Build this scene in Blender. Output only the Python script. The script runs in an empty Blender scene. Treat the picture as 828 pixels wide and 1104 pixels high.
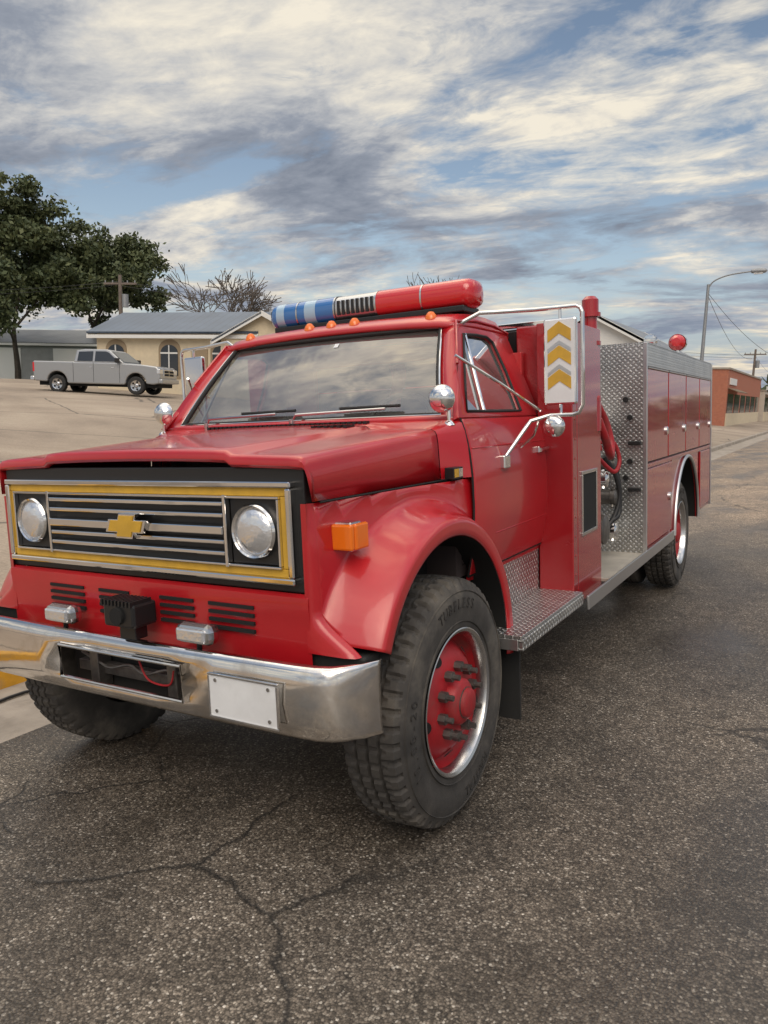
import bpy, bmesh, math, random
import numpy as np
from mathutils import Matrix, Vector
random.seed(4); rng=np.random.default_rng(7)
SC=bpy.context.scene
SC.view_settings.view_transform='Standard'
try: SC.view_settings.look='None'
except Exception: pass
SC.view_settings.exposure=0

# ---------------------------------------------------------------- node helpers
class G:
    def __init__(s,nt): s.nt=nt
    def n(s,t,ins=None,**k):
        o=s.nt.nodes.new(t)
        for a,b in k.items(): setattr(o,a,b)
        if ins:
            for a,b in ins.items():
                i=o.inputs[a]
                if isinstance(b,bpy.types.NodeSocket): s.nt.links.new(b,i)
                else:
                    if isinstance(b,(tuple,list)) and len(b)==3 and i.type=='RGBA': b=(*b,1)
                    i.default_value=b
        return o
    def m(s,op,a,b=0.,c=0.,clamp=False):
        return s.n('ShaderNodeMath',{0:a,1:b,2:c},operation=op,use_clamp=clamp).outputs[0]
    def noise(s,vec,scale,det=4,rough=.5,dist=0.):
        return s.n('ShaderNodeTexNoise',{'Vector':vec,'Scale':scale,'Detail':det,'Roughness':rough,'Distortion':dist}).outputs[0]
    def ramp(s,v,pts):
        o=s.n('ShaderNodeValToRGB',{0:v}); e=o.color_ramp.elements
        while len(e)<len(pts): e.new(.5)
        for a,(p,c) in zip(e,pts):
            a.position=p; a.color=(*c,1) if not isinstance(c,(int,float)) else (c,c,c,1)
        return o.outputs[0]
    def mix(s,f,a,b,bt='MIX'):
        return s.n('ShaderNodeMixRGB',{0:f,1:a,2:b},blend_type=bt).outputs[0]
    def mapping(s,vec,sc=(1,1,1),rot=(0,0,0),loc=(0,0,0)):
        return s.n('ShaderNodeMapping',{0:vec,'Scale':sc,'Rotation':rot,'Location':loc}).outputs[0]
def newmat(name):
    m=bpy.data.materials.new(name); m.use_nodes=True
    g=G(m.node_tree); p=m.node_tree.nodes['Principled BSDF']
    tc=g.n('ShaderNodeTexCoord').outputs['Object']
    return m,g,p,tc
def mat(name,col,rough=.5,metal=0.,coat=0.,var=None,bump=None,spec=None,rvar=0.,dirt=None,trans=0.,alpha=1.,crough=.04):
    m,g,p,tc=newmat(name); L=m.node_tree.links
    p.inputs['Roughness'].default_value=rough; p.inputs['Metallic'].default_value=metal
    if coat: p.inputs['Coat Weight'].default_value=coat; p.inputs['Coat Roughness'].default_value=crough
    if spec is not None: p.inputs['Specular IOR Level'].default_value=spec
    if trans: p.inputs['Transmission Weight'].default_value=trans
    c=g.n('ShaderNodeRGB').outputs[0]; c.default_value=(*col,1)
    if var:
        nz=g.noise(tc,var[0],5,.6); lo,hi=1-var[1],1+var[1]
        r=g.ramp(nz,[(.3,lo),(.7,hi)]); c=g.mix(1.,c,r,'MULTIPLY')
    if dirt:
        nz=g.noise(tc,dirt[0],6,.65,.3); r=g.ramp(nz,[(.48,0.),(.75,dirt[1])]); c=g.mix(r,c,dirt[2])
        L.new(g.m('ADD',g.m('MULTIPLY',r,.5),rough,clamp=True),p.inputs['Roughness'])
    L.new(c,p.inputs['Base Color'])
    if rvar and not dirt:
        nz=g.noise(tc,2.5,5,.65); L.new(g.m('ADD',g.m('MULTIPLY',g.m('SUBTRACT',nz,.5),rvar),rough,clamp=True),p.inputs['Roughness'])
    if bump:
        b=g.n('ShaderNodeBump',{'Height':g.noise(tc,bump[0],4,.5),'Strength':bump[1],'Distance':bump[2] if len(bump)>2 else .01})
        L.new(b.outputs[0],p.inputs['Normal'])
    return m
RED=mat('red_paint',(.44,.008,.014),.32,coat=.65,crough=.08,var=(1.7,.14),bump=(2.2,.25,.006),dirt=(1.6,.16,(.28,.10,.08)))
REDB=mat('red_body_paint',(.33,.007,.012),.24,coat=.8,crough=.05,var=(1.2,.12),bump=(1.6,.25,.006),dirt=(1.6,.14,(.25,.10,.09)))
REDW=mat('red_wheel_paint',(.34,.010,.016),.48,var=(9,.18),dirt=(7,.65,(.10,.06,.05)),bump=(30,.3,.003))
CHR=mat('chrome',(.78,.77,.76),.07,1.,rvar=.12,bump=(3,.12,.004))
CHRB=mat('bumper_chrome',(.82,.79,.75),.08,1.,bump=(4,.35,.006),dirt=(5,.5,(.30,.22,.14)))
CHRD=mat('chrome_dull',(.6,.6,.6),.22,1.,rvar=.2)
ALU=mat('brushed_aluminium',(.62,.62,.62),.34,1.,rvar=.2)
BLK=mat('black_paint',(.012,.012,.013),.4)
BLKM=mat('underbody_black',(.008,.008,.008),.85)
RUB=mat('black_rubber',(.018,.018,.018),.7,bump=(40,.3,.002))
YEL=mat('yellow_paint',(.58,.34,.035),.5,var=(14,.12),dirt=(9,.25,(.3,.2,.08)))
AMB=mat('amber_lens',(.80,.17,.008),.15,coat=.5)
WHT=mat('white_enamel',(.72,.73,.74),.4,var=(8,.06),dirt=(6,.2,(.4,.38,.35)))
LBLUE=mat('pale_blue_lens',(.32,.48,.62),.15,coat=1.)
SEAT=mat('seat_vinyl',(.12,.10,.095),.6)
DASH=mat('dash',(.06,.045,.045),.7)
CREAM=mat('step_metal',(.50,.47,.41),.5,.4,var=(5,.2))
NUT=mat('greasy_steel',(.16,.15,.14),.45,.8,var=(20,.3))
LENSR=mat('red_lens',(.55,.010,.014),.14,coat=1.,bump=(1.2,.2,.01))
LENSB=mat('blue_lens',(.03,.15,.42),.14,coat=1.)
HEADG=mat('headlamp_glass',(.75,.76,.78),.08,.75,bump=(60,.5,.004))
def tyremat(name,k):
    m,g,p,tc=newmat(name); L=m.node_tree.links
    nz=g.noise(tc,5,6,.65); fine=g.noise(tc,120,3,.5)
    c=g.ramp(nz,[(.3,(.028*k,.026*k,.024*k)),(.5,(.056*k,.051*k,.046*k)),(.72,(.135*k,.12*k,.10*k))])
    L.new(c,p.inputs['Base Color']); p.inputs['Roughness'].default_value=.82
    b=g.n('ShaderNodeBump',{'Height':fine,'Strength':.35,'Distance':.003}); L.new(b.outputs[0],p.inputs['Normal'])
    return m
TYR=tyremat('tyre_rubber',1.); TYL=tyremat('tyre_lettering',.6)
def glassmat(name,tint,ior=1.5,add=.04):
    m=bpy.data.materials.new(name); m.use_nodes=True; nt=m.node_tree; nt.nodes.clear(); g=G(nt)
    tr=g.n('ShaderNodeBsdfTransparent',{0:tint}); gl=g.n('ShaderNodeBsdfGlossy',{0:(.9,.90,.90),'Roughness':.02})
    fr=g.n('ShaderNodeFresnel',{'IOR':ior}).outputs[0]; f=g.m('ADD',g.m('MULTIPLY',fr,1.6),add,clamp=True)
    mx=g.n('ShaderNodeMixShader',{0:f,1:tr.outputs[0],2:gl.outputs[0]})
    df=g.n('ShaderNodeBsdfDiffuse',{0:(.5,.48,.45)}); mx2=g.n('ShaderNodeMixShader',{0:.10,1:mx.outputs[0],2:df.outputs[0]})
    g.n('ShaderNodeOutputMaterial',{0:mx2.outputs[0]})
    return m
GLS=glassmat('window_glass',(.84,.86,.85),1.5,.12)
GLD=glassmat('window_glass_dark',(.55,.58,.58),1.5,.06)
def diamond(name,ax):
    m,g,p,tc=newmat(name); L=m.node_tree.links
    s=g.n('ShaderNodeSeparateXYZ',{0:tc}); a,b=s.outputs[ax[0]],s.outputs[ax[1]]
    k=115.
    ca=g.m('MULTIPLY',g.m('ADD',a,b),k*.7); cbb=g.m('MULTIPLY',g.m('SUBTRACT',a,b),k*.7)
    u=g.m('SINE',ca); v=g.m('SINE',cbb)
    u2=g.m('ABSOLUTE',u); v2=g.m('ABSOLUTE',v)
    sel=g.m('GREATER_THAN',g.m('MULTIPLY',u,v),0.)
    hu=g.m('MULTIPLY',g.m('POWER',u2,3.),v2); hv=g.m('MULTIPLY',g.m('POWER',v2,3.),u2)
    h=g.m('ADD',g.m('MULTIPLY',sel,hu),g.m('MULTIPLY',g.m('SUBTRACT',1.,sel),hv))
    h=g.ramp(h,[(.22,0.),(.55,1.)])
    nz=g.noise(tc,3,5,.6)
    c=g.mix(1.,g.ramp(nz,[(.3,(.48,.48,.47)),(.7,(.72,.72,.70))]),g.ramp(h,[(0.,.75),(1.,1.1)]),'MULTIPLY')
    L.new(c,p.inputs['Base Color'])
    p.inputs['Metallic'].default_value=.92
    L.new(g.m('ADD',g.m('MULTIPLY',nz,.25),.22),p.inputs['Roughness'])
    bp=g.n('ShaderNodeBump',{'Height':h,'Strength':1.,'Distance':.005}); L.new(bp.outputs[0],p.inputs['Normal'])
    return m
DPX=diamond('diamond_plate_front',(0,2)); DPY=diamond('diamond_plate_side',(1,2)); DPZ=diamond('diamond_plate_top',(0,1))

# ---------------------------------------------------------------- mesh helpers
def link(o,parent=None):
    SC.collection.objects.link(o)
    if parent is not None: o.parent=parent
    return o
def empty(name,parent=None):
    o=bpy.data.objects.new(name,None); o.empty_display_size=.3; return link(o,parent)
def mk(name,vs,fs,m,parent=None,smooth=None,bevel=0,solid=0,sub=0,fi=None,off=-1):
    me=bpy.data.meshes.new(name); me.from_pydata([tuple(map(float,v)) for v in vs],[],[tuple(f) for f in fs]); me.update()
    bm=bmesh.new(); bm.from_mesh(me)
    if not fi: bmesh.ops.remove_doubles(bm,verts=bm.verts,dist=1e-5); bmesh.ops.recalc_face_normals(bm,faces=bm.faces)
    bm.to_mesh(me); bm.free()
    for mm in (m if isinstance(m,list) else [m]): me.materials.append(mm)
    if fi: me.polygons.foreach_set('material_index',fi)
    if smooth is not None:
        me.shade_smooth()
        if smooth<180: me.set_sharp_from_angle(angle=math.radians(smooth))
    o=link(bpy.data.objects.new(name,me),parent)
    if solid: md=o.modifiers.new('s','SOLIDIFY'); md.thickness=solid; md.offset=off
    if sub: md=o.modifiers.new('u','SUBSURF'); md.levels=sub; md.render_levels=sub
    if bevel: md=o.modifiers.new('b','BEVEL'); md.width=bevel; md.segments=2; md.limit_method='ANGLE'; md.angle_limit=math.radians(35)
    return o
def boxg(x,y,z):
    vs=[(a,b,c) for a in x for b in y for c in z]
    return vs,[(0,1,3,2),(4,6,7,5),(0,4,5,1),(2,3,7,6),(0,2,6,4),(1,5,7,3)]
def box(name,x,y,z,m,parent=None,bevel=.004):
    v,f=boxg(sorted(x),sorted(y),sorted(z)); return mk(name,v,f,m,parent,bevel=bevel)
def boxes(name,lst,m,parent=None,bevel=0):
    V=[];F=[]
    for x,y,z in lst:
        v,f=boxg(sorted(x),sorted(y),sorted(z)); n=len(V); V+=v; F+=[tuple(i+n for i in q) for q in f]
    return mk(name,V,F,m,parent,bevel=bevel)
def tubeg(pts,rad,seg=10,closed=False):
    pts=[Vector(p) for p in pts]; n=len(pts)
    if isinstance(rad,(int,float)): rad=[rad]*n
    V=[];F=[]; up=None
    for i,p in enumerate(pts):
        a=pts[(i-1)%n] if (i>0 or closed) else p; b=pts[(i+1)%n] if (i<n-1 or closed) else p
        t=(b-a).normalized()
        if up is None:
            up=Vector((0,0,1)) if abs(t.z)<.9 else Vector((1,0,0))
        s=t.cross(up).normalized(); up=s.cross(t).normalized()
        for k in range(seg):
            an=2*math.pi*k/seg; V.append(p+(s*math.cos(an)+up*math.sin(an))*rad[i])
    for i in range(n if closed else n-1):
        for k in range(seg):
            a=i*seg+k; b=i*seg+(k+1)%seg; c=((i+1)%n)*seg+(k+1)%seg; d=((i+1)%n)*seg+k; F.append((a,b,c,d))
    if not closed: F.append(tuple(range(seg))[::-1]); F.append(tuple((n-1)*seg+k for k in range(seg)))
    return V,F
def tube(name,pts,rad,m,parent=None,seg=10,closed=False):
    v,f=tubeg(pts,rad,seg,closed); return mk(name,v,f,m,parent,smooth=40)
def cyl(name,a,b,r,m,parent=None,seg=24,r2=None,bevel=0):
    v,f=tubeg([a,b],[r,r if r2 is None else r2],seg); return mk(name,v,f,m,parent,smooth=40,bevel=bevel)
def lathe(name,prof,c,m,parent=None,seg=64,axis='x',fn=None,smooth=35):
    V=[];F=[];n=len(prof)
    for k in range(seg):
        an=2*math.pi*k/seg
        for j,(a,r) in enumerate(prof):
            if fn: a,r=fn(k,j,a,r)
            u,w=r*math.cos(an),r*math.sin(an)
            V.append({'x':(c[0]+a,c[1]+u,c[2]+w),'y':(c[0]+u,c[1]+a,c[2]+w),'z':(c[0]+u,c[1]+w,c[2]+a)}[axis])
    for k in range(seg):
        for j in range(n-1): F.append((k*n+j,k*n+j+1,((k+1)%seg)*n+j+1,((k+1)%seg)*n+j))
    return mk(name,V,F,m,parent,smooth=smooth)
def grid(name,rows,m,parent=None,smooth=60,solid=0,bevel=0,close=False,off=-1):
    V=[p for r in rows for p in r]; n=len(rows[0]); F=[]
    for i in range(len(rows)-1):
        for j in range(n-1): F.append((i*n+j,i*n+j+1,(i+1)*n+j+1,(i+1)*n+j))
        if close: F.append((i*n+n-1,i*n,(i+1)*n,(i+1)*n+n-1))
    return mk(name,V,F,m,parent,smooth=smooth,solid=solid,bevel=bevel,off=off)
def sm(t): t=min(1,max(0,t)); return t*t*(3-2*t)
def smoothpts(p,n=6):
    p=[Vector(a) for a in p]; o=[]
    for i in range(len(p)-1):
        a=p[max(i-1,0)];b=p[i];c=p[i+1];d_=p[min(i+2,len(p)-1)]
        for k in range(n):
            t=k/n; o.append(.5*((2*b)+(c-a)*t+(2*a-5*b+4*c-d_)*t*t+(3*b-a-3*c+d_)*t**3))
    return o+[p[-1]]

# ---------------------------------------------------------------- camera & truck frame
def axes(yaw,pit,rol):
    a,p,r=map(math.radians,(yaw,pit,rol))
    F=Vector((-math.sin(a)*math.cos(p),math.cos(a)*math.cos(p),-math.sin(p))); R=Vector((math.cos(a),math.sin(a),0)); U=R.cross(F)
    R2=R*math.cos(r)+U*math.sin(r); U2=-R*math.sin(r)+U*math.cos(r)
    return Matrix((R2,U2,-F)).transposed()
RT=axes(30.964,6.723,-2.221); RW=axes(30.964,8.8,1.55)
T=(RW@RT.inverted())
CT=Vector((2.391,-2.693,1.648)); CW=T@CT
cd=bpy.data.cameras.new('camera'); cam=link(bpy.data.objects.new('camera',cd))
cam.matrix_world=Matrix.Translation(CW)@RW.to_4x4()
cd.sensor_fit='VERTICAL'; cd.sensor_height=36; cd.lens=36*811.6/1104; cd.clip_end=3000; cd.clip_start=.05
SC.camera=cam
Zt=T@Vector((0,0,1)); SLX=-Zt.x/Zt.z
truck=empty('fire_truck'); truck.matrix_world=T.to_4x4()

# ---------------------------------------------------------------- world
w=bpy.data.worlds.new('World'); SC.world=w; w.use_nodes=True
try: w.cycles.sampling_method='MANUAL'; w.cycles.sample_map_resolution=512
except Exception: pass
g=G(w.node_tree); bg=w.node_tree.nodes['Background']; bg.inputs[1].default_value=.1
SUN_EL,SUN_AZ=42.,150.   # azimuth measured from +Y clockwise
sky=g.n('ShaderNodeTexSky',sky_type='NISHITA',sun_disc=False); sky.sun_elevation=math.radians(SUN_EL); sky.sun_rotation=math.radians(SUN_AZ)
tc=g.n('ShaderNodeTexCoord').outputs['Generated']; sp=g.n('ShaderNodeSeparateXYZ',{0:tc})
zz=g.m('ADD',g.m('MAXIMUM',sp.outputs[2],0.),.11)
cb=g.n('ShaderNodeCombineXYZ',{0:g.m('DIVIDE',sp.outputs[0],zz),1:g.m('DIVIDE',sp.outputs[1],zz)}).outputs[0]
cov=g.noise(g.mapping(cb,(1,1.4,1),(0,0,.5)),.85,6,.6,.6)
sh=g.noise(g.mapping(cb,(1,1.5,1),(0,0,.4),(4,2,0)),.66,7,.60,.5)
fine=g.noise(g.mapping(cb,(1,1.4,1),(0,0,.3),(1,7,0)),4.2,6,.66,.4)
sh2=g.m('ADD',sh,g.m('MULTIPLY',g.m('SUBTRACT',fine,.5),.24))
ccol=g.ramp(sh2,[(.37,(2.0,2.3,2.9)),(.46,(3.1,3.4,4.0)),(.53,(5.6,5.6,5.6)),(.62,(9.0,8.3,7.0))])
cv2=g.m('ADD',cov,g.m('MULTIPLY',g.m('SUBTRACT',fine,.5),.32))
mask=g.ramp(cv2,[(.40,0.),(.53,1.)])
c=g.mix(mask,g.mix(1.,sky.outputs[0],(1.25,1.12,1.0),'MULTIPLY'),ccol)
hz=g.ramp(sp.outputs[2],[(.03,1.),(.17,0.)])
c=g.mix(g.m('MULTIPLY',hz,.85),c,g.ramp(g.m('ADD',g.m('MULTIPLY',sh,.65),g.m('MULTIPLY',fine,.35)),[(.43,(3.0,3.5,4.5)),(.49,(3.9,4.2,4.9)),(.54,(5.9,5.5,5.0)),(.60,(8.6,7.4,5.6))]))
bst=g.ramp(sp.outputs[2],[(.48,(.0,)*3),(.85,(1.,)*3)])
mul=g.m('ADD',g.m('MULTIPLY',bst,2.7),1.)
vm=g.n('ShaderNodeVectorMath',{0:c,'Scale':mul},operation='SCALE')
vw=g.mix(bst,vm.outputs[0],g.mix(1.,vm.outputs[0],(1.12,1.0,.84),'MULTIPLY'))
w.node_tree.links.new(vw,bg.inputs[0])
sl=bpy.data.lights.new('sun','SUN'); sl.energy=1.15; sl.angle=math.radians(45); sl.color=(1,.90,.76)
so=link(bpy.data.objects.new('sun',sl)); az=math.radians(SUN_AZ); el=math.radians(SUN_EL)
d=Vector((math.sin(az)*math.cos(el),math.cos(az)*math.cos(el),math.sin(el))); so.rotation_euler=d.to_track_quat('Z','Y').to_euler(); so.location=(0,0,30)

# ---------------------------------------------------------------- ground
KX=-2.3
def gz(x):
    if x>=KX: 
        return SLX*min(x,3.) + (SLX*(x-3)*.5 if 3<x<4.5 else (SLX*.75 if x>=4.5 else 0))
    z0=SLX*KX+.14
    if x>=-23: return z0+(x-KX)/(-23-KX)*(1.42-z0)
    if x>=-42: return 1.42+(x+23)/(-19)*.8
    return 2.22
def strip(name,xs,m,zf=gz,dz=0,y0=-60,y1=900):
    ys=[y0,-20,-5,0,5,12,25,60,150,400,y1]
    return grid(name,[[(x,y,zf(x)+dz) for x in xs] for y in ys],m,None,smooth=30)
def asphalt():
    m,g,p,tc=newmat('asphalt_aggregate'); L=m.node_tree.links
    big=g.noise(tc,.55,5,.6,.4); mid=g.noise(tc,6,5,.7)
    v1=g.n('ShaderNodeTexVoronoi',{'Vector':tc,'Scale':115.,'Randomness':1.}); v2=g.n('ShaderNodeTexVoronoi',{'Vector':tc,'Scale':230.})
    cell=g.n('ShaderNodeSeparateColor',{0:v1.outputs['Color']}).outputs[0]
    cell2=g.n('ShaderNodeSeparateColor',{0:v2.outputs['Color']}).outputs[1]
    stone=g.ramp(cell,[(0.,(.066,.054,.042)),(.45,(.130,.107,.083)),(.80,(.205,.17,.134)),(.95,(.33,.285,.23)),(1.,(.55,.50,.43))])
    st2=g.ramp(cell2,[(0.,.6),(1.,1.25)])
    c=g.mix(1.,stone,st2,'MULTIPLY')
    edge=g.ramp(v1.outputs['Distance'],[(.35,1.),(.8,.4)])
    c=g.mix(1.,c,edge,'MULTIPLY')
    sx=g.n('ShaderNodeSeparateXYZ',{0:tc})
    c=g.mix(1.,c,g.ramp(mid,[(.3,.70),(.7,1.28)]),'MULTIPLY')
    c=g.mix(1.,c,g.ramp(big,[(.35,.70),(.62,1.25)]),'MULTIPLY')
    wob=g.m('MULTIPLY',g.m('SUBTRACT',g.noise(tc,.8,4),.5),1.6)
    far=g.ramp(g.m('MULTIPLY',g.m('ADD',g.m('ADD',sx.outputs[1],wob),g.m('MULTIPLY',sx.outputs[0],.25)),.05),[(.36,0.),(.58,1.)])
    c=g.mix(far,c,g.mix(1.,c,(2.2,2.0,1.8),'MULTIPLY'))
    wn=g.n('ShaderNodeTexNoise',{'Vector':tc,'Scale':1.6,'Detail':6.,'Roughness':.6}).outputs['Color']
    wv=g.mix(.35,tc,wn,'ADD')
    cr=g.n('ShaderNodeTexVoronoi',{'Vector':wv,'Scale':.42},feature='DISTANCE_TO_EDGE').outputs['Distance']
    cm=g.m('MULTIPLY',g.ramp(cr,[(.002,1.),(.006,0.)]),g.ramp(g.noise(tc,.5,3),[(.50,0.),(.57,1.)]))
    wv2=g.mix(.2,tc,g.n('ShaderNodeTexNoise',{'Vector':tc,'Scale':4.,'Detail':5.,'Roughness':.6}).outputs['Color'],'ADD')
    cr2=g.n('ShaderNodeTexVoronoi',{'Vector':wv2,'Scale':1.9},feature='DISTANCE_TO_EDGE').outputs['Distance']
    reg=g.m('MULTIPLY',g.ramp(g.m('MULTIPLY',sx.outputs[0],-1.),[(0.,0.),(.5,1.)]),g.ramp(g.noise(tc,.9,3),[(.44,0.),(.52,1.)]))
    cm2=g.m('MULTIPLY',g.ramp(cr2,[(.006,1.),(.020,0.)]),reg)
    cm=g.m('MAXIMUM',cm,cm2)
    c=g.mix(g.m('MULTIPLY',cm,.85),c,(.012,.011,.010))
    oil=g.ramp(g.noise(tc,1.6,4,.55,.4),[(.58,0.),(.72,.5)])
    c=g.mix(oil,c,(.03,.026,.022))
    damp=g.ramp(g.noise(g.mapping(tc,(1,.35,1)),.7,4,.55,.6),[(.48,0.),(.60,.45)])
    c=g.mix(damp,c,(.028,.024,.020))
    sp_=g.n('ShaderNodeTexVoronoi',{'Vector':tc,'Scale':3.2}); spd=g.m('MULTIPLY',g.ramp(sp_.outputs['Distance'],[(.035,1.),(.06,0.)]),g.m('GREATER_THAN',g.n('ShaderNodeSeparateColor',{0:sp_.outputs['Color']}).outputs[2],.62))
    c=g.mix(g.m('MULTIPLY',spd,.7),c,(.02,.016,.012))
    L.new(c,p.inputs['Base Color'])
    L.new(g.m('SUBTRACT',g.ramp(big,[(.35,.50),(.65,.72)]),g.m('MULTIPLY',damp,.5)),p.inputs['Roughness'])
    h=g.m('SUBTRACT',g.m('MULTIPLY',g.m('SUBTRACT',1.,v1.outputs['Distance']),1.),g.m('MULTIPLY',cm,2.))
    b=g.n('ShaderNodeBump',{'Height':h,'Strength':.5,'Distance':.0035}); L.new(b.outputs[0],p.inputs['Normal'])
    return m
def lotmat():
    m,g,p,tc=newmat('old_asphalt'); L=m.node_tree.links
    a=g.noise(tc,.25,6,.65,.5); b=g.noise(tc,30,4,.7)
    c=g.ramp(a,[(.3,(.22,.175,.135)),(.55,(.34,.275,.21)),(.75,(.43,.36,.28))])
    c=g.mix(1.,c,g.ramp(b,[(.3,.75),(.7,1.2)]),'MULTIPLY')
    wv=g.mix(.4,tc,g.n('ShaderNodeTexNoise',{'Vector':tc,'Scale':.8,'Detail':5.}).outputs['Color'],'ADD')
    cr=g.n('ShaderNodeTexVoronoi',{'Vector':wv,'Scale':.22},feature='DISTANCE_TO_EDGE').outputs['Distance']
    c=g.mix(g.ramp(cr,[(.004,.7),(.012,0.)]),c,(.05,.045,.04))
    L.new(c,p.inputs['Base Color']); p.inputs['Roughness'].default_value=.85
    bp=g.n('ShaderNodeBump',{'Height':b,'Strength':.4,'Distance':.01}); L.new(bp.outputs[0],p.inputs['Normal'])
    return m
CONC=mat('concrete',(.32,.28,.235),.8,var=(2.5,.25),bump=(60,.4,.004),dirt=(4,.5,(.13,.11,.09)))
KYEL=mat('kerb_yellow_paint',(.60,.31,.025),.6,var=(7,.2),dirt=(6,.6,(.24,.2,.15)),bump=(25,.4,.005))
GRASS=mat('grass',(.055,.085,.025),.95,var=(1.5,.4),bump=(30,1.,.05))
LOT=lotmat()
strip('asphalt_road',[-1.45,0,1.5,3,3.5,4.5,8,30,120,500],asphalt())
strip('concrete_gutter',[KX,-1.9,-1.45],CONC,dz=0)
zk=SLX*KX
def kerb(name,ys,m): grid(name,[[(KX-.17,y,zk-.2),(KX-.17,y,zk+.14),(KX-.16,y,zk+.152),(KX-.02,y,zk+.152),(KX,y,zk+.135),(KX+.02,y,zk-.05)] for y in ys],m,None,smooth=30)
kerb('yellow_kerb',(-6,-1,1,3,6),KYEL); kerb('kerb',(6.01,12,60,300,900),CONC); kerb('kerb',(-60,-30,-6.01),CONC)
strip('parking_lot_pavement',[-42,-32,-23,-12,-6,KX-.15],LOT)
strip('grass_verge',[-700,-120,-60,-42],GRASS)

# ================================================================ TRUCK
P=truck
# ---- wheels
def wheel(cx,cy,sg,front,name):
    e=empty(name,P); R=.505
    prof=[(-.005,.300),(0.0,.315),(-.002,.345),(.004,.375),(.006,.41),(0.,.445),(-.012,.472),(-.020,.488),(-.026,.499),(-.052,.506),(-.075,.507),(-.078,.492),(-.088,.492),(-.091,.508),(-.125,.509),(-.128,.492),(-.138,.492),(-.141,.509),(-.175,.508),(-.178,.492),(-.188,.492),(-.191,.507),(-.214,.506),(-.240,.499),(-.246,.488),(-.254,.472),(-.266,.445),(-.272,.41),(-.268,.36),(-.262,.30)]
    def fn(k,j,a,r):
        if j in (7,8,9) or j in (22,23,24):
            if (k//2)%3==0: r-=.016; a-=.004
        if j in (10,13,14,17,18,21) and (k//2)%3==1: r-=.010
        return sg*a,r
    c=(cx,cy,R)
    lathe('tyre',prof,c,TYR,e,300,fn=fn,smooth=25)
    if not front:
        lathe('tyre_inner',[(a-.32,r) for a,r in prof],c,TYR,e,96,fn=lambda k,j,a,r:(sg*a,r))
    f2=lambda k,j,a,r:(sg*a,r)
    for rr in (.330,.455): lathe('sidewall_ring',[(-.02,rr-.004),(.004 if rr<.4 else .0,rr-.003),(.006 if rr<.4 else .002,rr),(-.02,rr+.004)],c,TYR,e,72,fn=f2)
    lathe('rim_lip',[(-.004,.298),(.004,.303),(.006,.298),(.000,.286),(-.016,.279),(-.045,.274)],c,CHRD,e,72,fn=f2)
    if front:
        lathe('rim_disc',[(-.045,.275),(-.082,.268),(-.095,.255),(-.070,.235),(-.038,.205),(-.022,.18),(-.02,.11),(-.02,.09)],c,REDW,e,72,fn=f2)
        lathe('hub',[(-.02,.098),(.012,.094),(.022,.085),(.030,.062),(.046,.058),(.052,.050),(.056,.03),(.058,.0)],c,REDW,e,48,fn=f2)
        lathe('hub_cap_ring',[(.028,.064),(.034,.064),(.034,.056)],c,NUT,e,32,fn=f2)
        ox=-.02; hx=-.055; hr=.222
    else:
        lathe('rim_disc',[(-.045,.275),(-.09,.268),(-.135,.255),(-.150,.225),(-.160,.19),(-.162,.12),(-.15,.105)],c,REDW,e,72,fn=f2)
        lathe('hub',[(-.16,.112),(-.03,.10),(-.015,.09),(-.005,.06),(0,0)],c,REDW,e,48,fn=f2)
        ox=-.162; hx=-.152; hr=.225
    V=[];F=[]
    for k in range(10):
        an=2*math.pi*(k+.3)/10; y=cy+.143*math.cos(an); z=R+.143*math.sin(an)
        for x0,x1,r,s in ((ox-.004,ox+.030,.022,6),(ox+.028,ox+.058,.012,10)):
            v,f=tubeg([(cx+sg*x0,y,z),(cx+sg*x1,y,z)],r,s); n=len(V); V+=v; F+=[tuple(i+n for i in q) for q in f]
    mk('lug_nuts',V,F,NUT,e)
    V=[];F=[]
    for k in range(5):
        an=2*math.pi*(k+.5)/5+.2
        pts=[]
        for q in range(20):
            b=2*math.pi*q/20; rr=hr+.018*math.cos(b); aa=an+.13*math.sin(b)
            pts.append((cx+sg*(hx+ .012+( -.9*(rr-hr) if front else 0)),cy+rr*math.cos(aa),R+rr*math.sin(aa)))
        n=len(V); V+=pts; F.append(tuple(range(n,n+20)))
    mk('hand_holes',V,F,BLKM,e)
    for word,a0 in (('TUBELESS',math.radians(112)),('RADIAL',math.radians(-55)),('10.00-20',math.radians(205))):
        for i,ch in enumerate(word):
            cu=bpy.data.curves.new('letter','FONT'); cu.body=ch; cu.size=.060; cu.extrude=.002; cu.align_x='CENTER'
            o=link(bpy.data.objects.new('sidewall_letter',cu),e)
            an=a0-i*.105
            rr=.385
            rad=Vector((0,math.cos(an),math.sin(an))); tan=Vector((0,math.sin(an),-math.cos(an)))
            if sg<0: tan=-tan
            nrm=tan.cross(rad)
            M=Matrix((tan,rad,nrm)).transposed().to_4x4(); M.translation=Vector((cx+sg*.006,cy,R))+rad*rr
            o.matrix_local=M; cu.materials.append(TYL)
wheel(1.10,0,1,True,'front_wheel'); wheel(-1.10,0,-1,True,'front_wheel')
wheel(1.16,4.82,1,False,'rear_wheel'); wheel(-1.16,4.82,-1,False,'rear_wheel')
cyl('front_axle',(-.9,0,.46),(.9,0,.46),.055,BLKM,P)
cyl('rear_axle',(-.9,4.82,.5),(.9,4.82,.5),.09,BLKM,P)
lathe('differential',[(-.2,.02),(-.15,.14),(0,.2),(.15,.14),(.2,.02)],(0,4.82,.5),BLKM,P,24)
boxes('frame_rails',[((-.45,-.37),(-.60,6.2),(.60,.85)),((.37,.45),(-.60,6.2),(.60,.85))],BLKM,P)
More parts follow.
